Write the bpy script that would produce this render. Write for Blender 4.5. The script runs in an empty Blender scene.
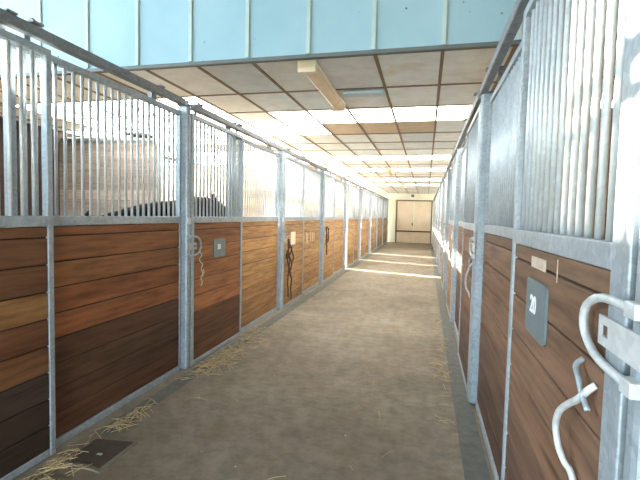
import bpy, bmesh, math, random
from mathutils import Vector, Matrix
R = random.Random(7)
S = bpy.context.scene
COL = S.collection

# ------------------------------------------------------------ camera
YAW, PITCH, ROLL, EYE = .2383, .0577, .0233, 1.478
cy, sy, cp, sp = math.cos(YAW), math.sin(YAW), math.cos(PITCH), math.sin(PITCH)
fw = Vector((-sy*cp, cy*cp, -sp)); rt = Vector((cy, sy, 0)); up = rt.cross(fw)
r2 = math.cos(ROLL)*rt + math.sin(ROLL)*up
u2 = -math.sin(ROLL)*rt + math.cos(ROLL)*up
cam_data = bpy.data.cameras.new('camera'); cam_data.sensor_width = 36
cam_data.lens = 433.3/640*36; cam_data.clip_start = .05; cam_data.clip_end = 300
cam = bpy.data.objects.new('camera', cam_data); COL.objects.link(cam)
m = Matrix((r2, u2, -fw)).transposed().to_4x4(); m.translation = (0, 0, EYE)
cam.matrix_world = m
S.camera = cam

# ------------------------------------------------------------ sky, sun, exposure
SKY, SUN, SUN_EL, SUN_SLOPE = 20.0, 60.0, .25, -.32
SKYLIGHT_FILL = 8.0
w = bpy.data.worlds.new('sky'); S.world = w; w.use_nodes = True
bg = w.node_tree.nodes['Background']
bg.inputs[0].default_value = (.72, .88, 1, 1); bg.inputs[1].default_value = SKY
sl = bpy.data.lights.new('sun', 'SUN'); sl.energy = SUN; sl.angle = .012; sl.color = (1, .92, .76)
so = bpy.data.objects.new('sun', sl); COL.objects.link(so)
so.rotation_euler = Vector((1, SUN_SLOPE, -SUN_EL)).to_track_quat('-Z', 'Y').to_euler()
so.location = (-30, 8, 12)
def portal(name, loc, rot, sx, sz):
    l = bpy.data.lights.new(name, 'AREA'); l.shape = 'RECTANGLE'; l.size = sx; l.size_y = sz
    l.energy = 1; l.cycles.is_portal = True
    o = bpy.data.objects.new(name, l); COL.objects.link(o); o.location = loc; o.rotation_euler = rot
H = math.pi/2
S.view_settings.view_transform = 'Standard'; S.view_settings.look = 'None'
S.view_settings.gamma = 1; S.view_settings.use_curve_mapping = False
S.view_settings.exposure = 0.4
S.cycles.max_bounces = 10; S.cycles.diffuse_bounces = 7

# ------------------------------------------------------------ dimensions
XL, XR, PITCH_Y = -2.165, .4265, 2.7
BACK_L, BACK_R = -6.2, 4.4
Y_BULK, Y_END, Z_CEIL = 3.6, 25.45, 2.825
Y_NEAR, Z_HIGH = -3.0, 4.9
Z_MID0, Z_MID1, Z_TOP = 1.375, 1.435, 2.385

# ------------------------------------------------------------ materials
def s2l(c): return tuple((x/255/12.92 if x/255 <= .04045 else ((x/255+.055)/1.055)**2.4) for x in c)
def mat(name):
    m = bpy.data.materials.new(name); m.use_nodes = True
    nt = m.node_tree; return m, nt, nt.nodes['Principled BSDF']
def N(nt, t, **k):
    n = nt.nodes.new(t)
    for a, b in k.items(): setattr(n, a, b)
    return n
def L(nt, a, b): nt.links.new(a, b)
def coords(nt, scale):
    g = N(nt, 'ShaderNodeNewGeometry'); mp = N(nt, 'ShaderNodeMapping')
    mp.inputs['Scale'].default_value = scale; L(nt, g.outputs['Position'], mp.inputs[0]); return mp.outputs[0]
def noise(nt, vec, scale, detail=4, rough=.6):
    n = N(nt, 'ShaderNodeTexNoise'); n.inputs['Scale'].default_value = scale
    n.inputs['Detail'].default_value = detail; n.inputs['Roughness'].default_value = rough
    L(nt, vec, n.inputs['Vector']); return n.outputs['Fac']
def ramp(nt, fac, stops):
    r = N(nt, 'ShaderNodeValToRGB'); e = r.color_ramp.elements
    while len(e) < len(stops): e.new(.5)
    for i, (p, c) in enumerate(stops):
        e[i].position = p; e[i].color = (*c, 1) if len(c) == 3 else c
    L(nt, fac, r.inputs[0]); return r.outputs[0]
def mix(nt, mode, fac, a, b):
    n = N(nt, 'ShaderNodeMix', data_type='RGBA', blend_type=mode)
    for sock, v in ((n.inputs[0], fac), (n.inputs[6], a), (n.inputs[7], b)):
        if hasattr(v, 'is_linked'): L(nt, v, sock)
        elif isinstance(v, (int, float)): sock.default_value = v
        else: sock.default_value = (*v, 1)
    return n.outputs[2]
def bump(nt, fac, bsdf, strength, dist=.01):
    b = N(nt, 'ShaderNodeBump'); b.inputs['Strength'].default_value = strength
    b.inputs['Distance'].default_value = dist
    L(nt, fac, b.inputs['Height']); L(nt, b.outputs[0], bsdf.inputs['Normal'])

def make_wood(name, stretch):
    m, nt, b = mat(name)
    at = N(nt, 'ShaderNodeAttribute', attribute_name='tint')
    v = coords(nt, stretch)
    # each plank shifts the grain by its own tint so that boards differ
    add = N(nt, 'ShaderNodeVectorMath', operation='ADD'); sc = N(nt, 'ShaderNodeVectorMath', operation='SCALE')
    sc.inputs['Scale'].default_value = 37; L(nt, at.outputs['Color'], sc.inputs[0])
    L(nt, v, add.inputs[0]); L(nt, sc.outputs[0], add.inputs[1]); v = add.outputs[0]
    g = noise(nt, v, 9, 6, .62)
    c = mix(nt, 'MULTIPLY', 1.0, at.outputs['Color'], ramp(nt, g, [(.28, (.5, .45, .42)), (.5, (.95, .93, .9)), (.72, (1.32, 1.3, 1.27))]))
    big = noise(nt, v, 1.7, 3)
    c = mix(nt, 'MULTIPLY', .8, c, ramp(nt, big, [(.3, (.66, .62, .6)), (.6, (1.05, 1.05, 1.05))]))
    k = N(nt, 'ShaderNodeTexVoronoi'); k.inputs['Scale'].default_value = 1.6; L(nt, v, k.inputs['Vector'])
    c = mix(nt, 'MULTIPLY', 1.0, c, ramp(nt, k.outputs['Distance'], [(.03, (.4, .32, .28)), (.09, (1, 1, 1))]))
    L(nt, c, b.inputs['Base Color']); b.inputs['Roughness'].default_value = .62
    b.inputs['Specular IOR Level'].default_value = .3
    bump(nt, g, b, .25, .006)
    return m
def soft(c, k=.82, gk=1.05):
    l = .3*c[0]+.6*c[1]+.1*c[2]; r_, g_, b_ = (l+(q-l)*k for q in c); return (r_*.97, g_*gk, b_*.98)
WOOD = make_wood('planks', (2, .28, 3.2))
WOODX = make_wood('partition_planks', (.28, 2, 3.2))

def make_galv(name, c0, c1, metal=.35, rough=.5):
    m, nt, b = mat(name)
    v = coords(nt, (1, 1, 1))
    vo = N(nt, 'ShaderNodeTexVoronoi'); vo.inputs['Scale'].default_value = 55; L(nt, v, vo.inputs['Vector'])
    n = noise(nt, v, 6, 5)
    c = mix(nt, 'MIX', vo.outputs['Color'], c0, c1)
    c = mix(nt, 'MULTIPLY', 1.0, c, ramp(nt, n, [(.3, (.82, .82, .82)), (.7, (1.08, 1.08, 1.08))]))
    L(nt, c, b.inputs['Base Color']); b.inputs['Metallic'].default_value = metal; b.inputs['Roughness'].default_value = rough
    return m
GALV = make_galv('galvanised_steel', (.27, .325, .36), (.40, .46, .51))
GALV_DARK = make_galv('dull_galvanised_steel', (.17, .185, .20), (.26, .28, .30), .4, .55)
ZINC_BAR = make_galv('bright_zinc_bars', (.50, .56, .60), (.62, .68, .72), .25, .45)
GALV_PALE = make_galv('pale_zinc', (.50, .54, .56), (.64, .68, .70), .2, .45)

def plain(name, c, rough=.7, var=.15, scale=8, metal=0):
    m, nt, b = mat(name)
    n = noise(nt, coords(nt, (1, 1, 1)), scale, 5)
    lo, hi = 1-var, 1+var
    L(nt, mix(nt, 'MULTIPLY', 1.0, c, ramp(nt, n, [(.3, (lo,)*3), (.7, (hi,)*3)])), b.inputs['Base Color'])
    b.inputs['Roughness'].default_value = rough; b.inputs['Metallic'].default_value = metal
    return m

# concrete aisle floor: mottled, with worn dark stains and dusty brown patches
CONC, nt, b = mat('concrete_floor')
v = coords(nt, (1, 1, 1))
c = ramp(nt, noise(nt, v, 1.1, 6, .65), [(.3, s2l((110, 103, 90))), (.5, s2l((128, 121, 107))), (.7, s2l((140, 135, 122)))])
c = mix(nt, 'MULTIPLY', .9, c, ramp(nt, noise(nt, v, 9, 8, .7), [(.3, (.58, .56, .53)), (.58, (1.04, 1.04, 1.04))]))
c = mix(nt, 'MIX', ramp(nt, noise(nt, v, 3.2, 5, .7), [(.52, (0, 0, 0)), (.72, (.6, .6, .6))]), c, s2l((112, 92, 66)))
sk = N(nt, 'ShaderNodeTexVoronoi'); sk.inputs['Scale'].default_value = 3.3; L(nt, v, sk.inputs['Vector'])
c = mix(nt, 'MIX', ramp(nt, sk.outputs['Distance'], [(.012, (1, 1, 1)), (.03, (0, 0, 0))]), c, s2l((205, 198, 180)))
L(nt, c, b.inputs['Base Color']); b.inputs['Roughness'].default_value = .8
bump(nt, noise(nt, v, 40, 6), b, .25, .004)

GUTTER = plain('wet_gutter_concrete', s2l((92, 96, 92)), .75, .22, 14)
BED = plain('stall_bedding', s2l((226, 208, 170)), .95, .12, 12)
GROUND = plain('yard_gravel', s2l((222, 212, 190)), .95, .08, 3)
PLATE = plain('rusty_drain_steel', s2l((74, 66, 58)), .6, .25, 20, .2)
RUBBER = plain('black_leather', s2l((28, 26, 26)), .6, .1)
ROPE = plain('dark_rope', s2l((84, 64, 50)), .9, .25, 60)
STRING = plain('pale_twine', s2l((196, 186, 165)), .9, .15, 60)
PAPER = plain('paper', s2l((236, 226, 205)), .8, .04)
SIGN = plain('grey_painted_plate', s2l((104, 122, 128)), .45, .12, 30, .1)
DIGIT = plain('white_paint', s2l((236, 240, 242)), .6, .06, 60)
CHALK = plain('worn_pale_paint', s2l((214, 190, 150)), .8, .2, 60)
STRAW = plain('straw', s2l((186, 168, 128)), .85, .2, 40)
HAIR = plain('black_horse_hair', (.0015, .0015, .0018), .9, .2, 30)
MANE = plain('black_mane', (.0015, .0015, .0018), .9, .2, 60)
for hm in (HAIR, MANE): hm.node_tree.nodes['Principled BSDF'].inputs['Specular IOR Level'].default_value = .08
HOOF = plain('hoof', (.03, .027, .024), .6, .1)
DARKWOOD = None
LAMPW = plain('yellowed_lamp_plastic', s2l((226, 216, 190)), .4, .06, 5)
DIFF, nt, b = mat('dusty_lamp_diffuser')
v = coords(nt, (1, 1, 1))
L(nt, ramp(nt, noise(nt, v, 4, 5), [(.35, s2l((222, 204, 172))), (.62, s2l((206, 180, 142))), (.75, s2l((150, 100, 60)))]), b.inputs['Base Color'])
b.inputs['Roughness'].default_value = .35
END_W = plain('cream_end_wall', s2l((236, 232, 208)), .8, .04, 3)
ENDDOOR = plain('pale_plywood_doors', s2l((234, 218, 194)), .7, .06, 2)
WALLM = plain('whitewashed_block', s2l((226, 222, 210)), .9, .08, 3)
BOARDS = plain('weathered_boards', s2l((104, 88, 72)), .85, .15, 4)
TRIMD = plain('dark_grey_trim', s2l((96, 106, 108)), .6, .1)
BULKM, nt, b = mat('pale_aqua_sheet')
v = coords(nt, (1, 1, 1))
c = ramp(nt, noise(nt, v, 1.3, 4), [(.3, s2l((140, 180, 196))), (.7, s2l((156, 192, 206)))])
vo = N(nt, 'ShaderNodeTexVoronoi'); vo.inputs['Scale'].default_value = 9; L(nt, v, vo.inputs['Vector'])
lim = N(nt, 'ShaderNodeMath', operation='MULTIPLY'); L(nt, ramp(nt, vo.outputs['Distance'], [(.06, (1, 1, 1)), (.11, (0, 0, 0))]), lim.inputs[0])
L(nt, ramp(nt, noise(nt, v, 2.3, 3), [(.52, (0, 0, 0)), (.6, (1, 1, 1))]), lim.inputs[1])
c = mix(nt, 'MIX', lim.outputs[0], c, s2l((84, 92, 88)))
L(nt, c, b.inputs['Base Color']); b.inputs['Roughness'].default_value = .6
TILE, nt, b = mat('ceiling_tile')
at = N(nt, 'ShaderNodeAttribute', attribute_name='tint'); v = coords(nt, (1, 1, 1))
c = mix(nt, 'MULTIPLY', 1.0, at.outputs['Color'], ramp(nt, noise(nt, v, 5, 6, .7), [(.3, (.86, .85, .83)), (.6, (1.03, 1.03, 1.03))]))
c = mix(nt, 'MIX', ramp(nt, noise(nt, v, 1.15, 4, .6), [(.62, (0, 0, 0)), (.72, (.5, .5, .5))]), c, s2l((196, 168, 128)))
L(nt, c, b.inputs['Base Color']); b.inputs['Roughness'].default_value = .9
GRID = plain('brown_ceiling_batten', s2l((126, 112, 98)), .7, .15, 10)
GLOW, nt, b = mat('translucent_roof_sheet')
b.inputs['Base Color'].default_value = (.8, .8, .78, 1)
b.inputs['Emission Color'].default_value = (1, .95, .86, 1); b.inputs['Emission Strength'].default_value = SKYLIGHT_FILL

# ------------------------------------------------------------ mesh helpers
WL = {}
class MB:
    def __init__(s): s.v, s.f, s.c = [], [], []
    def quadbox(s, P, col=(1, 1, 1)):
        o = len(s.v); s.v += [Vector(p) for p in P]
        for q in ((0, 3, 2, 1), (4, 5, 6, 7), (0, 1, 5, 4), (1, 2, 6, 5), (2, 3, 7, 6), (3, 0, 4, 7)):
            s.f.append(tuple(o+i for i in q)); s.c.append(col)
        return s
    def box(s, x0, x1, y0, y1, z0, z1, col=(1, 1, 1)):
        x0, x1 = sorted((x0, x1)); y0, y1 = sorted((y0, y1)); z0, z1 = sorted((z0, z1))
        return s.quadbox([(x0, y0, z0), (x1, y0, z0), (x1, y1, z0), (x0, y1, z0), (x0, y0, z1), (x1, y0, z1), (x1, y1, z1), (x0, y1, z1)], col)
    def tube(s, pts, r, n=8, col=(1, 1, 1), caps=True):
        pts = [Vector(p) for p in pts]; o = len(s.v); k = len(pts); a = None
        for i, p in enumerate(pts):
            d = (pts[min(i+1, k-1)]-pts[max(i-1, 0)]).normalized()
            if a is None: a = d.orthogonal().normalized()
            a = (a-d*a.dot(d)).normalized(); bb = d.cross(a)
            rr = r[i] if isinstance(r, (list, tuple)) else r
            for j in range(n):
                t = 2*math.pi*j/n; s.v.append(p+a*rr*math.cos(t)+bb*rr*math.sin(t))
        for i in range(k-1):
            for j in range(n):
                q = (j+1) % n
                s.f.append((o+i*n+j, o+i*n+q, o+(i+1)*n+q, o+(i+1)*n+j)); s.c.append(col)
        if caps:
            s.f.append(tuple(o+j for j in reversed(range(n)))); s.f.append(tuple(o+(k-1)*n+j for j in range(n))); s.c += [col, col]
        return s
    def prism(s, outline, d0, d1, fn, col=(1, 1, 1)):   # outline of (a,b) pairs, fn(a,b,d) -> point
        o = len(s.v); n = len(outline)
        for d in (d0, d1): s.v += [Vector(fn(a, c, d)) for a, c in outline]
        for i in range(n):
            j = (i+1) % n; s.f.append((o+i, o+j, o+n+j, o+n+i)); s.c.append(col)
        s.f.append(tuple(o+i for i in reversed(range(n)))); s.f.append(tuple(o+n+i for i in range(n))); s.c += [col, col]
        return s
    def mesh(s, name, mt, origin=(0, 0, 0), tint=False, smooth=False):
        me = bpy.data.meshes.new(name); q = Vector(origin)
        me.from_pydata([tuple(p-q) for p in s.v], [], s.f)
        if tint:
            ca = me.color_attributes.new('tint', 'FLOAT_COLOR', 'CORNER'); i = 0
            for f, c in zip(s.f, s.c):
                for _ in f: ca.data[i].color = (*c, 1); i += 1
        bm = bmesh.new(); bm.from_mesh(me); bmesh.ops.recalc_face_normals(bm, faces=bm.faces); bm.to_mesh(me); bm.free()
        if smooth: me.shade_smooth()
        me.materials.append(mt); return me
    def build(s, name, mt, parent=None, origin=None, bevel=0, tint=False, smooth=False):
        base = WL[parent.name] if parent else Vector((0, 0, 0))
        org = Vector(origin) if origin is not None else base
        o = bpy.data.objects.new(name, s.mesh(name, mt, org, tint, smooth)); COL.objects.link(o)
        if parent: o.parent = parent
        o.location = org-base; WL[o.name] = org
        if bevel:
            bv = o.modifiers.new('edge', 'BEVEL'); bv.width = bevel; bv.segments = 2; bv.limit_method = 'ANGLE'
        return o
def tag(o, label=None, cat=None, group=None, kind=None):
    for k, v in (('label', label), ('category', cat), ('group', group), ('kind', kind)):
        if v: o[k] = v
    return o
def thing(name, label, cat, loc, group=None):
    o = bpy.data.objects.new(name, None); COL.objects.link(o); o.location = loc; o.empty_display_size = .1
    WL[o.name] = Vector(loc); return tag(o, label, cat, group)
def struct(o): o['kind'] = 'structure'; return o
def put_copy(mesh, name, parent, pos):
    o = bpy.data.objects.new(name, mesh); COL.objects.link(o); o.parent = parent
    o.location = Vector(pos)-WL[parent.name]; WL[o.name] = Vector(pos); return o

# ------------------------------------------------------------ building shell
struct(MB().box(BACK_L, BACK_R, Y_NEAR, Y_END, -.15, 0).build('floor', CONC))
struct(MB().box(-60, BACK_L, -40, 60, -.2, -.03).build('ground', GROUND))
struct(MB().box(BACK_L, BACK_R, -30, Y_NEAR, -.2, -.03).build('ground', GROUND))
g = MB()
g.box(-2.075, -1.955, 2.38, 22, 0, .006); g.build('floor_gutter_left', GUTTER)['kind'] = 'structure'
MB().box(.268, .41, -1, 22, 0, .006).build('floor_gutter_right', GUTTER)['kind'] = 'structure'
# bedding inside the stalls
struct(MB().box(BACK_L, XL-.12, Y_NEAR, Y_END, 0, .02).build('floor_bedding_left', BED))
struct(MB().box(XR+.12, BACK_R, Y_NEAR, Y_END, 0, .02).build('floor_bedding_right', BED))

# left outer wall: dark boards, with open shutters letting the daylight in
def planks_x(mb, x0, x1, y0, y1, z0, z1, cols, h=.165):
    z = z0; i = 0
    while z < z1-1e-4:
        zz = min(z+h, z1); c = cols[i % len(cols)]; j = .85+.3*R.random()
        mb.box(x0, x1, y0, y1, z+.002, zz-.002, tuple(k*j for k in c)); z = zz; i += 1
    e = .008
    if x1-x0 > y1-y0: mb.box(x0+.001, x1-.001, y0+e, y1-e, z0+.003, z1-.003, tuple(k*.5 for k in cols[0]))
    else: mb.box(x0+e, x1-e, y0+.001, y1-.001, z0+.003, z1-.003, tuple(k*.5 for k in cols[0]))
DB = [s2l((50, 36, 29)), s2l((42, 31, 26))]
wl = MB()
holes = []
for n in range(1, 8):
    a = Y_BULK+PITCH_Y*n
    holes.append((a+.12, a+2.58, .8, 2.74))
ys = Y_NEAR
for (a, b2, z0, z1) in holes:
    planks_x(wl, BACK_L-.1, BACK_L, ys, a, 0, 2.83, DB)
    planks_x(wl, BACK_L-.1, BACK_L, a, b2, 0, z0, DB)
    if z1 < 2.83: planks_x(wl, BACK_L-.1, BACK_L, a, b2, z1, 2.83, DB)
    ys = b2
planks_x(wl, BACK_L-.1, BACK_L, ys, Y_END, 0, 2.83, DB)
planks_x(wl, BACK_L-.1, BACK_L, Y_NEAR, Y_BULK, 2.83, 3.12, DB)
planks_x(wl, BACK_L-.1, BACK_L, Y_NEAR, Y_BULK, 4.55, Z_HIGH, DB)
for i, (a, b2, z0, z1) in enumerate(holes):
    f = MB()
    f.box(BACK_L-.12, BACK_L+.02, a, a+.05, z0, z1).box(BACK_L-.12, BACK_L+.02, b2-.05, b2, z0, z1)
    f.box(BACK_L-.12, BACK_L+.02, a+.05, b2-.05, z0, z0+.05).box(BACK_L-.12, BACK_L+.02, a+.05, b2-.05, z1-.05, z1)
    struct(f.build('window_%d' % (i+1), GALV))
    portal('daylight_%d' % i, (BACK_L-.05, (a+b2)/2, (z0+z1)/2), (0, -H, 0), z1-z0, b2-a)
struct(wl.build('wall_left', WOOD, tint=True))
portal('daylight_side', (BACK_L-.05, .3, 3.83), (0, -H, 0), 1.43, 6.6)  # unseen high side opening, shaped to light the right-hand grille
GX0, GX1, GZ = -1.6, .3, 2.2  # unseen gable opening, kept small to limit light on bulkhead and near floor
portal('daylight_gable', ((GX0+GX1)/2, Y_NEAR-.05, GZ/2), (H, 0, 0), GX1-GX0, GZ)
gw = MB().box(BACK_L-.1, GX0, Y_NEAR-.1, Y_NEAR, 0, Z_HIGH).box(GX1, BACK_R+.1, Y_NEAR-.1, Y_NEAR, 0, Z_HIGH).box(GX0, GX1, Y_NEAR-.1, Y_NEAR, GZ, Z_HIGH)
struct(gw.build('wall_gable', BOARDS))
wr = MB(); ys = Y_NEAR
for n in range(1, 8):
    a = Y_BULK+PITCH_Y*n
    wr.box(BACK_R, BACK_R+.1, ys, a+.4, 0, Z_HIGH); ys = a+2.3
    wr.box(BACK_R, BACK_R+.1, a+.4, ys, 0, 1.2).box(BACK_R, BACK_R+.1, a+.4, ys, 2.6, Z_HIGH)
    f = MB().box(BACK_R-.02, BACK_R+.12, a+.4, a+.45, 1.2, 2.6).box(BACK_R-.02, BACK_R+.12, ys-.05, ys, 1.2, 2.6)
    struct(f.build('window_%d' % (n+20), GALV))  # unseen right-hand openings, added to brighten the left boards and right grilles
    portal('daylight_right_%d' % n, (BACK_R+.05, a+1.35, 1.9), (0, H, 0), 1.4, 1.9)
wr.box(BACK_R, BACK_R+.1, ys, Y_END, 0, Z_HIGH)
struct(wr.build('wall_right', BOARDS))
struct(MB().box(BACK_R+.1, 60, -40, 60, -.2, -.03).build('ground', GROUND))
struct(MB().box(BACK_L-.1, BACK_R, Y_END, Y_END+.1, 0, 3.6).build('wall_end', END_W))
# roof above the ceiling, and the high roof over the near bay
struct(MB().box(BACK_L-.1, BACK_R+.1, Y_BULK, Y_END+.1, 3.6, 3.7).build('ceiling_roof', GRID))
struct(MB().box(BACK_L-.6, BACK_R+.1, Y_NEAR, Y_BULK, Z_HIGH, Z_HIGH+.1).build('ceiling_high', BOARDS))
struct(MB().box(BACK_L-.1, BACK_L, Y_BULK, Y_END, 2.83, 3.6).build('wall_left_gable', WALLM))

# bulkhead facing the camera: aqua sheets with cover strips
PX = .545; X0 = .083
bars_x = [X0+PX*k for k in range(-12, 9) if BACK_L < X0+PX*k < BACK_R]
struct(MB().box(BACK_L-.1, BACK_R, Y_BULK-.03, Y_BULK, Z_CEIL-.013, Z_HIGH).build('wall_bulkhead', BULKM))
st = MB()
for x in bars_x: st.box(x-.016, x+.016, Y_BULK-.045, Y_BULK-.03, Z_CEIL-.005, Z_HIGH)
struct(st.build('trim_bulkhead_strips', plain('pale_cover_strip', s2l((176, 196, 194)), .6, .1)))
struct(MB().box(BACK_L, BACK_R, Y_BULK-.05, Y_BULK, Z_CEIL-.043, Z_CEIL-.013).build('trim_bulkhead_edge', TRIMD))

# ceiling tiles, battens, translucent rows, added glowing sheets over the stalls
rows_y = [Y_BULK, 4.62]
while rows_y[-1] < Y_END-.3: rows_y.append(rows_y[-1]+.845)
rows_y[-1] = Y_END
xs = [BACK_L]+bars_x+[BACK_R]
TC = [s2l((224, 231, 236)), s2l((228, 234, 238)), s2l((218, 226, 232)), s2l((232, 236, 238))]
tiles, glow = MB(), MB()
def tile_at(x, y):
    i = max(k for k in range(len(xs)-1) if xs[k] <= x); j = max(k for k in range(len(rows_y)-1) if rows_y[k] <= y)
    return i, j
missing = {tile_at(-2.4, 6.1), tile_at(-2.7, 10.0)}
stained = {tile_at(-1.25, 6.6), tile_at(-.7, 6.6), tile_at(-.2, 6.6)}
glow_rows = {2: None, 7: None, 10: None, 14: None, 17: None}
for j in range(len(rows_y)-1):
    for i in range(len(xs)-1):
        x0, x1, y0, y1 = xs[i], xs[i+1], rows_y[j], rows_y[j+1]
        xm = (x0+x1)/2
        if (i, j) in missing:
            y1 = y0+.55*(y1-y0)
        lit = (j in glow_rows and not (j == 2 and xm < -5.2)) or (j in (1, 2) and -5.2 < xm < -2.6) or (j == 3 and xm < -1.4) or (3 < j < 21 and xm < -2.6 and j % 4 != 1) or (j > 8 and xm > 1.2 and j % 3 != 1)  # later sheets over the stalls are added glow to brighten stalls and grilles
        if lit and (i, j) not in missing:
            glow.box(x0+.004, x1-.004, y0+.004, y1-.004, Z_CEIL, Z_CEIL+.01)
        else:
            k = .92+.16*R.random(); c = R.choice(TC)
            if (i, j) in stained: c = s2l((206, 188, 164))
            tiles.box(x0+.004, x1-.004, y0+.004, y1-.004, Z_CEIL, Z_CEIL+.015, tuple(q*k for q in c))
struct(tiles.build('ceiling', TILE, tint=True))
struct(glow.build('ceiling_skylight', GLOW))
gr = MB()
for x in bars_x: gr.box(x-.014, x+.014, Y_BULK, Y_END, Z_CEIL-.012, Z_CEIL)
for y in rows_y[1:-1]: gr.box(BACK_L, BACK_R, y-.011, y+.011, Z_CEIL-.010, Z_CEIL)
struct(gr.build('trim_ceiling_battens', GRID))

# end wall doors
ed = struct(MB().box(-1.62, -.68, Y_END-.05, Y_END-.01, .03, 2.38).box(-.66, .27, Y_END-.05, Y_END-.01, .03, 2.38).build('door_1', ENDDOOR))
MB().box(-1.62, .27, Y_END-.09, Y_END-.05, .62, .70).build('rail', plain('dark_door_rail', s2l((96, 76, 62)), .7), ed)
MB().box(-.70, -.64, Y_END-.075, Y_END-.05, .03, 2.38).build('cover_strip', END_W, ed)
MB().box(-.78, -.72, Y_END-.1, Y_END-.05, 1.0, 1.15).build('handle', TRIMD, ed)
struct(MB().box(-1.7, -1.62, Y_END-.09, Y_END, 0, 2.45).box(.27, .35, Y_END-.09, Y_END, 0, 2.45).box(-1.62, .27, Y_END-.09, Y_END, 2.38, 2.45).build('trim_1', GRID))

# ------------------------------------------------------------ stall partitions
PW = [s2l(c) for c in ((198, 184, 168), (190, 176, 160), (204, 190, 174), (184, 170, 156))]
PN = [s2l(c) for c in ((138, 132, 126), (128, 122, 116), (144, 136, 130), (120, 114, 108))]
PD = [s2l((150, 112, 76)), s2l((136, 100, 70))]
for n in range(0, 9):
    y = Y_BULK+PITCH_Y*n
    if y > Y_END-.3: continue
    for side in (0, 1):
        p = MB()
        xa, xb = (BACK_L, XL-.08) if side == 0 else (XR+.08, BACK_R)
        if side == 0 and n == 0: planks_x(p, xa, xb, y-.025, y+.025, 0, 1.3, PD)
        elif side == 0 and n == 1:
            planks_x(p, xa, -4.32, y-.025, y+.025, 0, 2.63, PN)
            planks_x(p, -4.22, xb, y-.025, y+.025, 0, 1.3, PD)
        else: planks_x(p, xa, xb, y-.025, y+.025, 0, 2.55 if side == 0 else 2.3, PD if side else PW)
        struct(p.build('wall_partition', WOODX, tint=True))
# rounded galvanised end of the tall partition
y = Y_BULK+PITCH_Y
e = MB(); pts = [(-4.27, 0), (-4.27, 2.52)]
path = [(-4.24, y, 0.02), (-4.24, y, 2.46)]+[(-4.34+.1*math.cos(t), y, 2.50+.14*math.sin(t)) for t in (0, .4, .8, 1.2, 1.57)]+[(-4.6, y, 2.65), (-6.15, y, 2.65)]
e.tube(path, .055, 10)
struct(e.build('trim_partition_end', GALV, smooth=True))

# ------------------------------------------------------------ stall fronts
ORD = ['nearest', 'second', 'third', 'fourth', 'fifth', 'sixth', 'seventh', 'eighth', 'ninth']
def jit(c, a=.1):
    k = 1-a+2*a*R.random(); return tuple(x*k for x in c)
BAR_H = 2.345-Z_MID1
bar_mesh = MB().tube([(0, 0, 0), (0, 0, BAR_H)], .0105, 10).mesh('bar', ZINC_BAR, smooth=True)
bar_mesh_far = MB().tube([(0, 0, 0), (0, 0, BAR_H)], .0105, 6).mesh('bar_slim', ZINC_BAR, smooth=True)

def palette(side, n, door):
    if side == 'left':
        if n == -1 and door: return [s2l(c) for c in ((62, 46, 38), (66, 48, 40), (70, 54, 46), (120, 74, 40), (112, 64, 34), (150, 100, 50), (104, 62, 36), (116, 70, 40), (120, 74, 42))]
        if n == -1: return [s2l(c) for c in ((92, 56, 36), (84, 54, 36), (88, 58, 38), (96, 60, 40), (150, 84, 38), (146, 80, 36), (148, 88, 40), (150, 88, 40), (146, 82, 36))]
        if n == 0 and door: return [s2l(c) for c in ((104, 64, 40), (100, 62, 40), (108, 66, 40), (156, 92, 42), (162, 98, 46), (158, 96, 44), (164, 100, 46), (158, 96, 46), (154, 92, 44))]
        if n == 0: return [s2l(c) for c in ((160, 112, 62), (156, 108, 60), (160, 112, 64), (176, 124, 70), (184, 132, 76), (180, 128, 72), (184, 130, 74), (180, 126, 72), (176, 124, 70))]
        return [s2l(c) for c in ((160, 116, 68), (162, 118, 70), (174, 128, 78), (180, 132, 80), (188, 140, 88), (184, 136, 84), (190, 142, 90), (184, 136, 82), (180, 132, 78))]  # far boards lightened: some of the brighter light there is in the tint
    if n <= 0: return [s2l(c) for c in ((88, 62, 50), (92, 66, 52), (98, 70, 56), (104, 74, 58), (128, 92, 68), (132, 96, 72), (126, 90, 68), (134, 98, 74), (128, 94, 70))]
    return [s2l(c) for c in ((156, 122, 90), (160, 124, 92), (164, 128, 96), (168, 130, 98), (172, 134, 102), (168, 130, 98), (174, 136, 104), (172, 134, 102), (166, 130, 98))]  # farther right boards paler, part of the light painted into the tint

class Front:
    def __init__(s, side): s.side = side; s.x = XL if side == 'left' else XR; s.k = 1 if side == 'left' else -1
    def X(s, d): return s.x+s.k*d
    def box(s, mb, d0, d1, y0, y1, z0, z1, col=(1, 1, 1)): return mb.box(s.X(d0), s.X(d1), y0, y1, z0, z1, col)

def wood_panel(F, par, y0, y1, z0, d0, d1, cols):
    mb = MB(); h = (Z_MID0-z0)/8.4; z = z0; i = 0
    while z < Z_MID0-.01:
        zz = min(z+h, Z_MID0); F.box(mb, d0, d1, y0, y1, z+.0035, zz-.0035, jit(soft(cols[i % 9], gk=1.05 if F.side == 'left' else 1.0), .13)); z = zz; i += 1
    F.box(mb, d0+.010, d1-.010, y0+.002, y1-.002, z0+.004, Z_MID0-.004, s2l((40, 28, 20)))
    return mb.build('wood_panel', WOOD, par, bevel=.006, tint=True)
def bars(F, par, y0, y1, d, n, pitch=.0705):
    k = max(2, round((y1-y0)/pitch)); st = (y1-y0)/k
    for i in range(1, k): put_copy(bar_mesh if n < 2 else bar_mesh_far, 'bar', par, (F.X(d), y0+st*i, Z_MID1))

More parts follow.
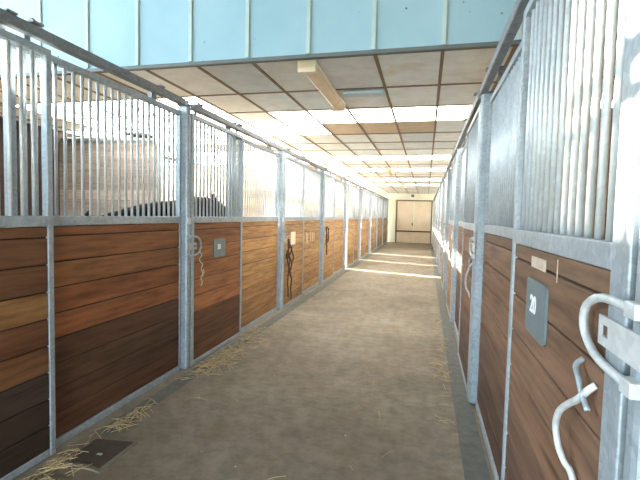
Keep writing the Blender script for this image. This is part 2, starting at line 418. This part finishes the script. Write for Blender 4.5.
def text_mesh(txt, size):
    cu = bpy.data.curves.new('digits', 'FONT'); cu.body = txt; cu.size = size; cu.extrude = .001; cu.offset = .002
    cu.align_x = 'CENTER'; cu.align_y = 'CENTER'
    o = bpy.data.objects.new('digits_source', cu); COL.objects.link(o)
    me = bpy.data.meshes.new_from_object(o.evaluated_get(bpy.context.evaluated_depsgraph_get()))
    bpy.data.objects.remove(o); me.materials.clear(); me.materials.append(DIGIT); return me
def number_plate(F, par, yc, zc, wd, ht, d, txt, size, dy, dz):
    r = .025; out = []
    for (cx_, cz_, a0) in ((wd/2-r, ht/2-r, 0), (-wd/2+r, ht/2-r, 90), (-wd/2+r, -ht/2+r, 180), (wd/2-r, -ht/2+r, 270)):
        for a in (0, 30, 60, 90):
            t = math.radians(a0+a); out.append((yc+cx_+r*math.cos(t), zc+cz_+r*math.sin(t)))
    pl = MB().prism(out, d, d+.008, lambda a, c, q: (F.X(q), a, c)).build('number_plate', SIGN, par)
    o = put_copy(text_mesh(txt, size), 'number', pl, (F.X(d+.010), yc+dy, zc+dz))
    o.rotation_euler = (H, 0, H*F.k); o.data.materials[0] = DIGIT
    o['label'] = 'white painted number %s' % txt

SPEC = {}
def smooth_path(p, k=4):
    p = [Vector(q) for q in p]; out = []
    for i in range(len(p)-1):
        a, b_, c_, d_ = p[max(i-1, 0)], p[i], p[i+1], p[min(i+2, len(p)-1)]
        for j in range(k):
            t = j/k
            out.append(.5*(2*b_+(c_-a)*t+(2*a-5*b_+4*c_-d_)*t*t+(3*b_-a-3*c_+d_)*t**3))
    return out+[p[-1]]
def door(F, n, label, ajar=0.0):
    y0 = Y_BULK+PITCH_Y*n+.045+ajar; y1 = y0+1.155
    t = thing('stall_door', label, 'stall door', (F.X(.02), (y0+y1)/2, .02), 'sliding stall doors')
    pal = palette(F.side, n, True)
    lead = .05 if F.side == 'left' else .085
    wood_panel(F, t, y0+.02, y1-.02, .03, .005, .035, pal)
    f = MB()
    F.box(f, .0, .045, y0, y0+lead, .006, Z_TOP); F.box(f, .0, .045, y1-.036, y1, .006, Z_TOP)
    F.box(f, .0, .045, y0+lead, y1-.036, Z_MID0, Z_MID1); F.box(f, .0, .045, y0+lead, y1-.036, Z_TOP-.04, Z_TOP)
    F.box(f, .0, .04, y0+lead, y1-.036, .006, .05)
    f.build('door_frame', GALV, t, bevel=.004)
    bars(F, t, y0+lead, y1-.036, .022, n)
    for yy in (y0+.12, y1-.12):
        h = MB(); F.box(h, .001, .009, yy-.018, yy+.018, Z_TOP, 2.49); F.box(h, .009, .085, yy-.035, yy+.035, 2.478, 2.488)
        F.box(h, .03, .05, yy-.012, yy+.012, 2.488, 2.51)
        h.build('hanger', GALV_DARK, t)
    if F.side == 'right':   # bent rod pull on the door face
        D = .05; ya = y0+.18
        pts = [(.036, -.035, 1.105), (D, -.03, 1.09), (D+.01, -.005, 1.06), (D+.012, .015, 1.045), (D+.014, .055, 1.02), (D+.02, .10, .98), (D+.022, .115, .935), (D+.018, .10, .89), (D+.01, .07, .862), (D, .055, .848), (.036, .055, .80)]
        MB().tube(smooth_path([(F.X(a), ya+b_, c_+.0) for a, b_, c_ in pts]), .0085, 10).build('pull_handle', GALV_PALE, t, smooth=True)
        MB().tube(smooth_path([(F.X(.036), y0+.23, 1.14), (F.X(.056), y0+.22, 1.125), (F.X(.058), y0+.19, 1.10), (F.X(.058), y0+.165, 1.075), (F.X(.056), y0+.13, 1.05)]), .007, 8).build('latch_pin', GALV, t, smooth=True)
    return t, y0, y1
def fixed(F, n, label):
    y0 = Y_BULK+PITCH_Y*n+.98; y1 = Y_BULK+PITCH_Y*(n+1)-.05
    t = thing('stall_front_panel', label, 'stall front panel', (F.X(-.03), (y0+y1)/2, 0), 'fixed stall front panels')
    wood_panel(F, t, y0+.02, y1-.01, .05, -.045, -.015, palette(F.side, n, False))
    f = MB()
    F.box(f, -.055, -.008, y0, y0+.04, 0, Z_TOP); F.box(f, -.055, -.01, y1-.02, y1, 0, Z_TOP)
    F.box(f, -.055, -.008, y0+.04, y1-.02, Z_MID0, Z_MID1); F.box(f, -.055, -.01, y0+.04, y1-.02, Z_TOP-.04, Z_TOP)
    F.box(f, -.06, -.004, y0+.04, y1-.02, 0, .05)
    f.build('panel_frame', GALV, t, bevel=.004)
    bars(F, t, y0+.04, y1-.02, -.032, n)
    return t, y0, y1
def latch_post(F, n, label):
    y = Y_BULK+PITCH_Y*n
    t = thing('stall_post', label, 'post', (F.X(0), y, 0), 'posts between the stalls')
    mb = MB(); F.box(mb, -.06, .045, y-.03, y+.03, 0, 2.44)
    mb.build('post', GALV, t, bevel=.018)
    mb = MB(); F.box(mb, -.07, .055, y-.036, y+.036, 2.44, 2.45); F.box(mb, .0, .03, y-.012, y+.012, 2.45, 2.485)
    mb.build('post_cap', GALV_DARK, t)
    d = .056; zc = 1.16 if F.side == 'left' else 1.25; r = .088 if F.side == 'left' else .07
    pts = [(F.X(d), y-.042, zc+r), (F.X(d), y+.05, zc+r)]+[(F.X(d), y+.085+(.115 if F.side == 'left' else .15)*math.sin(a), zc+r*math.cos(a)) for a in [math.pi*i/12 for i in range(13)]]+[(F.X(d), y+.05, zc-r), (F.X(d), y-.042, zc-r)]
    MB().tube(pts, .0095, 10).build('latch_loop', GALV_PALE if F.side == 'right' else GALV, t, smooth=True)  # right-hand latch parts paler: stronger light on that side put into the colour
    for zz in (zc+r, zc-r):
        F.box(MB(), .045, .068, y-.045, y-.0, zz-.015, zz+.015).build('loop_clip', GALV_PALE if F.side == 'right' else GALV, t, bevel=.003)
    if not (F.side == 'right' and n == -1): F.box(MB(), .045, .058, y-.034, y+.016, 1.365, 1.425).build('stop_block', GALV_PALE, t, bevel=.003)
    # flat tongue with a slot, reaching over the door stile
    e = y+(.075 if F.side == 'left' else .10)
    tg = F.box(F.box(F.box(MB(), .047, .053, y-.04, e, zc-.035, zc+.028), .047, .053, e, e+.04, zc+.01, zc+.028), .047, .053, e, e+.04, zc-.035, zc-.014)
    F.box(tg, .047, .053, e+.04, e+.05, zc-.035, zc+.028)
    tg.build('latch_tongue', GALV_PALE if F.side == 'right' else GALV, t)
    return t
def track(F, n, label):
    y0 = Y_BULK+PITCH_Y*n+.06; y1 = y0+2.54
    t = thing('door_track', label, 'door track', (F.X(.03), (y0+y1)/2, 2.41), 'sliding door tracks')
    mb = MB(); F.box(mb, .012, .066, y0, y1, 2.415, 2.475)
    # open slot underneath
    mb.build('rail', GALV_DARK, t, bevel=.008)
    for yy in (y0+.88, y1-.35):
        b_ = MB(); F.box(b_, -.05, -.012, yy-.03, yy+.03, Z_TOP+.0, 2.49); F.box(b_, -.05, .07, yy-.03, yy+.03, 2.476, 2.486)
        b_.build('bracket', GALV_DARK, t)
    return t

for side in ('left', 'right'):
    F = Front(side); other = 'left-hand' if side == 'left' else 'right-hand'
    for n in range(-1, 8):
        k = n+1; o = ORD[k]
        if side == 'left':
            dl = {-1: 'nearest left-hand stall door, cut by the photo edge, mixed pale and dark boards',
                  0: 'left-hand orange-brown stall door with a grey number plate and barred top',
                  1: 'left-hand tan stall door with a pale paper notice, halters beside it'}.get(n, '%s stall door along the left side, tan boards under white-lit bars' % o)
            fl = {-1: 'wide left-hand panel of orange boards over dark boards, bars above it',
                  0: 'plain light brown panel between the numbered door and the halter post',
                  1: 'left-hand tan panel with pale worn marks beside the paper-notice door'}.get(n, '%s fixed plank panel along the left side, tan boards and fine bars' % o)
            pl = {0: 'left-hand post with twine and latch loop between wide panel and numbered door',
                  1: 'left-hand post hung with dark halters and ropes',
                  -1: 'left-hand latch post just outside the photo edge before the mixed-board door'}.get(n, '%s galvanised latch post along the left-hand stall row' % ORD[n])
            tl = {-1: 'nearest steel door track running along the top of the left-hand row'}.get(n, '%s steel door track along the top of the left-hand row' % o)
        else:
            dl = {-1: 'nearest right-hand stall door with grey plate numbered 20 and white steel edge'}.get(n, '%s stall door along the right side, seen at a sharp angle' % o)
            fl = {-1: 'narrow brown panel just beyond the number 20 door on the right'}.get(n, '%s fixed plank panel along the right-hand stall row' % o)
            pl = {-1: 'white-lit steel post at the right photo edge holding a large latch loop'}.get(n, '%s galvanised latch post along the right-hand stall row' % o)
            tl = {-1: 'nearest steel door track above the number 20 door on the right'}.get(n, '%s steel door track along the top of the right-hand row' % o)
        aj = {('left', 3): .27, ('left', 5): .22, ('left', 4): .16}.get((side, n), 0)
        d, y0, y1 = door(F, n, dl, aj); SPEC[side, 'door', n] = (d, y0, y1)
        SPEC[side, 'panel', n] = fixed(F, n, fl)
        SPEC[side, 'post', n] = latch_post(F, n, pl); track(F, n, tl)
    latch_post(F, 8, 'last galvanised post at the far end of the %s row' % other)['category'] = 'post'

FL, FR = Front('left'), Front('right')
d, y0, y1 = SPEC['left', 'door', 0]
number_plate(FL, d, 4.22, 1.105, .27, .19, .036, '30', .075, -.02, .01)
d, y0, y1 = SPEC['right', 'door', -1]
number_plate(FR, d, 1.645, 1.165, .27, .20, .036, '20', .085, .02, .01)
wp = MB(); FR.box(wp, .035, .0365, 1.56, 1.76, 1.305, 1.345); FR.box(wp, .035, .0365, 1.43, 1.437, 1.29, 1.36)
wp.build('worn_paint_mark', plain('whitish_wear', s2l((196, 180, 164)), .8, .2, 40), d)['label'] = 'whitish worn paint marks'
d, y0, y1 = SPEC['left', 'door', 1]
pn = MB(); FL.box(pn, .036, .038, 6.74, 7.0, .98, 1.19); pn.build('paper_notice', PAPER, d)['label'] = 'pale paper notice'
d, y0, y1 = SPEC['left', 'panel', 1]
cm = MB()
for yy, z0, z1 in ((7.68, .93, 1.12), (7.86, .95, 1.14), (7.94, .93, 1.12), (8.15, .97, 1.15), (8.3, .95, 1.13), (8.42, .99, 1.13)):
    FL.box(cm, -.015, -.013, yy, yy+.05, z0, z1)
cm.build('worn_paint_mark', CHALK, d)['label'] = 'pale worn upright paint marks'

# ------------------------------------------------------------ loose things
dc = thing('drain_cover', 'rusty square steel drain cover in the concrete at lower left', 'drain cover', (-1.86, 2.18, 0))
q = [(-2.0, 2.03), (-1.73, 2.0), (-1.73, 2.34), (-2.02, 2.30)]
MB().prism(q, 0.0, .012, lambda a, c, z: (a, c, z)).build('rim', plain('steel_rim', s2l((116, 110, 100)), .6, .2, 20), dc)
cxm, cym = -1.87, 2.17
MB().prism([(cxm+(a-cxm)*.86, cym+(c-cym)*.86) for a, c in q], .012, .018, lambda a, c, z: (a, c, z)).build('plate', PLATE, dc)
MB().box(-1.86, -1.83, 2.13, 2.145, .018, .022).build('lifting_lug', GALV, dc)

def straw(label, spots, count, seed):
    r = random.Random(seed); mb = MB()
    for _ in range(count):
        x0, x1, y0, y1 = spots[r.randrange(len(spots))]
        x, y = r.uniform(x0, x1), r.uniform(y0, y1); a = r.uniform(0, math.pi); l = r.uniform(.02, .075); z = .008+r.random()*.016; z += .02*(-2.1 < x < -1.64 and 1.9 < y < 2.42)
        dx, dy = math.cos(a)*l, math.sin(a)*l
        mb.tube([(x-dx, y-dy, z), (x, y, z+r.uniform(0, .008)), (x+dx, y+dy, z+r.uniform(-.004, .006))], r.uniform(.0012, .0024), 4)
    return tag(mb.build('straw', STRAW), label, 'straw', kind='stuff')
straw('loose pale straw along the left wall foot around the drain cover', [(-2.03, -1.95, 1.6, 2.1), (-2.03, -1.9, 2.4, 2.8), (-2.03, -1.98, 1.6, 2.9), (-2.03, -1.8, 1.7, 1.98)], 170, 1)
straw('scattered straw by the foot of the left-hand post with twine', [(-2.03, -1.75, 3.5, 4.9), (-2.03, -1.95, 3.3, 5.2), (-2.03, -1.85, 3.5, 4.3)], 300, 2)
straw('thin straw line on the right-hand gutter before the post', [(.1, .28, 3.9, 4.6), (.15, .28, 3.0, 6.5)], 60, 3)
straw('few stray straw stalks on the open concrete aisle', [(-1.7, .2, 1.8, 6)], 22, 4)

def hang(name, label, cat, top, loops, mt, rad=.012):
    t = thing(name, label, cat, top)
    for nm, pts in loops:
        MB().tube(smooth_path(pts, 3), rad, 6).build(nm, mt, t, smooth=True)
    return t
ypost = Y_BULK+PITCH_Y
xh = XL+.10
def wave(x, y0, z0, y1, z1, k=8, a=.02):
    return [(x+.008*math.sin(i*1.7), y0+(y1-y0)*i/k+a*math.sin(i*2.1), z0+(z1-z0)*i/k) for i in range(k+1)]
hang('halter', 'dark halter with two lead ropes hanging on the left-hand post', 'halter', (xh, ypost+.1, 1.1), [
    ('noseband', [(xh+.03*math.sin(t), ypost+.16+.10*math.cos(t), .88+.10*math.sin(t)) for t in [i*math.pi/8 for i in range(17)]]),
    ('headstall', [(xh+.01, ypost+.09, 1.10), (xh+.012, ypost+.08, .98), (xh+.012, ypost+.14, .84), (xh+.012, ypost+.3, .72), (xh+.012, ypost+.36, .80), (xh+.01, ypost+.22, .96), (xh+.01, ypost+.11, 1.09)]),
    ('rope', wave(xh, ypost+.10, 1.08, ypost+.16, .18)),
    ('rope', wave(xh+.004, ypost+.26, .76, ypost+.30, .12)),
    ('strap', wave(xh-.002, ypost+.12, 1.06, ypost+.24, .5))], ROPE, .011)
yp2 = Y_BULK+PITCH_Y*2
hang('lead_rope', 'dark lead rope looped on the third left-hand latch post', 'rope', (xh, yp2+.1, 1.2), [
    ('loop', [(xh+.01*math.sin(i), yp2+.16+.10*math.cos(i*math.pi/8), 1.05+.17*math.sin(i*math.pi/8)) for i in range(17)]),
    ('tail', wave(xh, yp2+.1, 1.0, yp2+.14, .62))], ROPE, .013)
yp0 = Y_BULK
hang('twine', 'pale twine dangling from the left-hand post before the numbered door', 'twine', (xh, yp0+.1, 1.1), [
    ('strand', wave(xh, yp0+.10, 1.1, yp0+.16, .86, 8, .02)),
    ('strand', wave(xh+.003, yp0+.16, .93, yp0+.12, .78, 5, .012))], STRING, .005)
# strap thrown over the tall partition
yy = Y_BULK+PITCH_Y
tag(MB().tube([(-4.95, yy-.04, 2.74), (-4.8, yy-.05, 2.735), (-4.6, yy-.05, 2.71), (-4.45, yy-.055, 2.70), (-4.35, yy-.06, 2.68)], [.012, .03, .04, .04, .02], 8).build('strap', RUBBER, smooth=True),
    'black strap lying along the top of the plank partition', 'strap')

# fluorescent battens under the ceiling
def tube_lamp(x, y0, y1, label):
    t = thing('tube_lamp', label, 'ceiling lamp', (x, (y0+y1)/2, Z_CEIL-.1), 'ceiling tube lamps')
    MB().box(x-.075, x+.075, y0+.06, y1-.06, Z_CEIL-.045, Z_CEIL-.013).build('housing', LAMPW, t, bevel=.008)
    out = [(x-.062, Z_CEIL-.045), (x-.055, Z_CEIL-.085), (x-.03, Z_CEIL-.105), (x+.03, Z_CEIL-.105), (x+.055, Z_CEIL-.085), (x+.062, Z_CEIL-.045)]
    MB().prism(out, y0+.05, y1-.05, lambda a, c, q: (a, q, c)).build('diffuser', DIFF, t)
    for ya, yb in ((y0, y0+.06), (y1-.06, y1)):
        c = MB().box(x-.08, x+.08, ya, yb, Z_CEIL-.115, Z_CEIL-.013)
        c.box(x-.05, x-.03, ya-.004 if ya == y0 else yb, ya if ya == y0 else yb+.004, Z_CEIL-.08, Z_CEIL-.06)
        c.box(x+.03, x+.05, ya-.004 if ya == y0 else yb, ya if ya == y0 else yb+.004, Z_CEIL-.08, Z_CEIL-.06)
        c.build('end_cap', LAMPW, t, bevel=.008)
    return t
tube_lamp(-1.05, 3.68, 5.12, 'yellowed tube lamp on the ceiling just behind the aqua bulkhead')
tube_lamp(-1.05, 11.9, 13.4, 'second tube lamp along the ceiling, small and white in the distance')
tube_lamp(-.95, 17.6, 19.1, 'farthest tube lamp near the end wall ceiling')
# slipped ceiling strip beside the lamp
sp_ = MB().box(-.91, -.47, 4.64, 4.78, Z_CEIL-.05, Z_CEIL-.02)
tag(sp_.build('loose_ceiling_strip', plain('pale_blue_strip', s2l((190, 214, 230)), .5, .05)), 'pale blue strip slipped from the ceiling beside the first lamp', 'ceiling strip')
# small fittings on the end wall
tag(MB().box(-.86, -.70, Y_END-.12, Y_END, 2.62, 2.76).build('door_closer', TRIMD, bevel=.01), 'small dark fitting on the end wall above the double door', 'fitting')

# ------------------------------------------------------------ horse
def horse(wx, wy, phi):
    ca, sa = math.cos(phi), math.sin(phi)
    def W(x, yl, z): return Vector((wx+ca*(x-.45)-sa*yl, wy+sa*(x-.45)+ca*yl, z*1.07))
    root = (-.52, 0, 1.19)
    V, E, RR = [], [], []
    def add(p, r, par=None):
        V.append(tuple(W(*p))); RR.append(r); i = len(V)-1
        if par is not None: E.append((par, i))
        return i
    pel = add(root, (.27, .30))
    loin = add((-.15, 0, 1.24), (.27, .29), pel); mid = add((.12, 0, 1.24), (.28, .31), loin)
    chest = add((.42, 0, 1.27), (.26, .33), mid)
    with_ = add((.45, 0, 1.56), (.09, .10), chest)
    nb = add((.62, .03, 1.32), (.17, .22), chest); nm_ = add((.74, .14, 1.12), (.12, .17), nb)
    poll = add((.78, .24, .94), (.09, .12), nm_)
    cheek = add((.80, .27, .80), (.085, .13), poll); nose = add((.82, .29, .60), (.055, .08), cheek); muz = add((.82, .29, .46), (.055, .065), nose)
    dock = add((-.82, 0, 1.16), (.13, .15), pel)
    for s in (-1, 1):
        st = add((-.60, s*.15, 1.05), (.16, .2), pel); kn = add((-.42, s*.16, .82), (.10, .13), st)
        ho = add((-.72, s*.15, .52), (.055, .07), kn); fe = add((-.66, s*.15, .18), (.042, .045), ho); add((-.62, s*.15, .04), (.06, .06), fe)
        el = add((.40, s*.15, .92), (.12, .14), chest); k2 = add((.42, s*.15, .52), (.06, .06), el)
        f2 = add((.42, s*.15, .17), (.042, .045), k2); add((.46, s*.15, .04), (.06, .06), f2)
    for s in (-1, 1):
        a = add((.74, .24+s*.055, 1.02), (.03, .035), poll); add((.70, .24+s*.075, 1.12), (.012, .012), a)
    me = bpy.data.meshes.new('horse'); o0 = W(0, 0, 0)
    me.from_pydata([tuple(Vector(p)-o0) for p in V], E, [])
    o = bpy.data.objects.new('horse', me); COL.objects.link(o); o.location = o0; WL[o.name] = o0
    sk_ = o.modifiers.new('skin', 'SKIN'); sk_.use_smooth_shade = True
    for i, sv in enumerate(me.skin_vertices[0].data): sv.radius = RR[i]; sv.use_root = (i == 0)
    sb = o.modifiers.new('sub', 'SUBSURF'); sb.levels = 2; sb.render_levels = 2
    me.materials.append(HAIR)
    tag(o, 'black horse standing behind the bars of the left-hand stalls, back showing', 'horse')
    t = MB()
    for i in range(14):
        a = (i-6.5)*.012
        t.tube([W(-.84, a, 1.36), W(-.95, a*1.5, 1.24), W(-1.0, a*2, .95), W(-.98, a*2.2, .5+.02*(i % 4))], [.02, .022, .018, .005], 5)
    t.build('tail', MANE, o, smooth=True)
    t = MB()
    for i in range(16):
        f = i/15; x = .50+.26*f; yl = -.02+.2*f*f; z = 1.60-.50*f
        t.tube([W(x, yl, z), W(x+.02, yl-.10, z-.02), W(x+.03, yl-.15, z-.15), W(x+.03, yl-.16, z-.28)], [.014, .02, .016, .004], 5)
    t.build('mane', MANE, o, smooth=True)
    for s in (-1, 1):
        MB().tube([W(.815, .27+s*.075, .83), W(.815, .27+s*.088, .83)], [.018, .010], 8).build('eye', HOOF, o, smooth=True)
horse(-2.72, 5.0, math.radians(45))
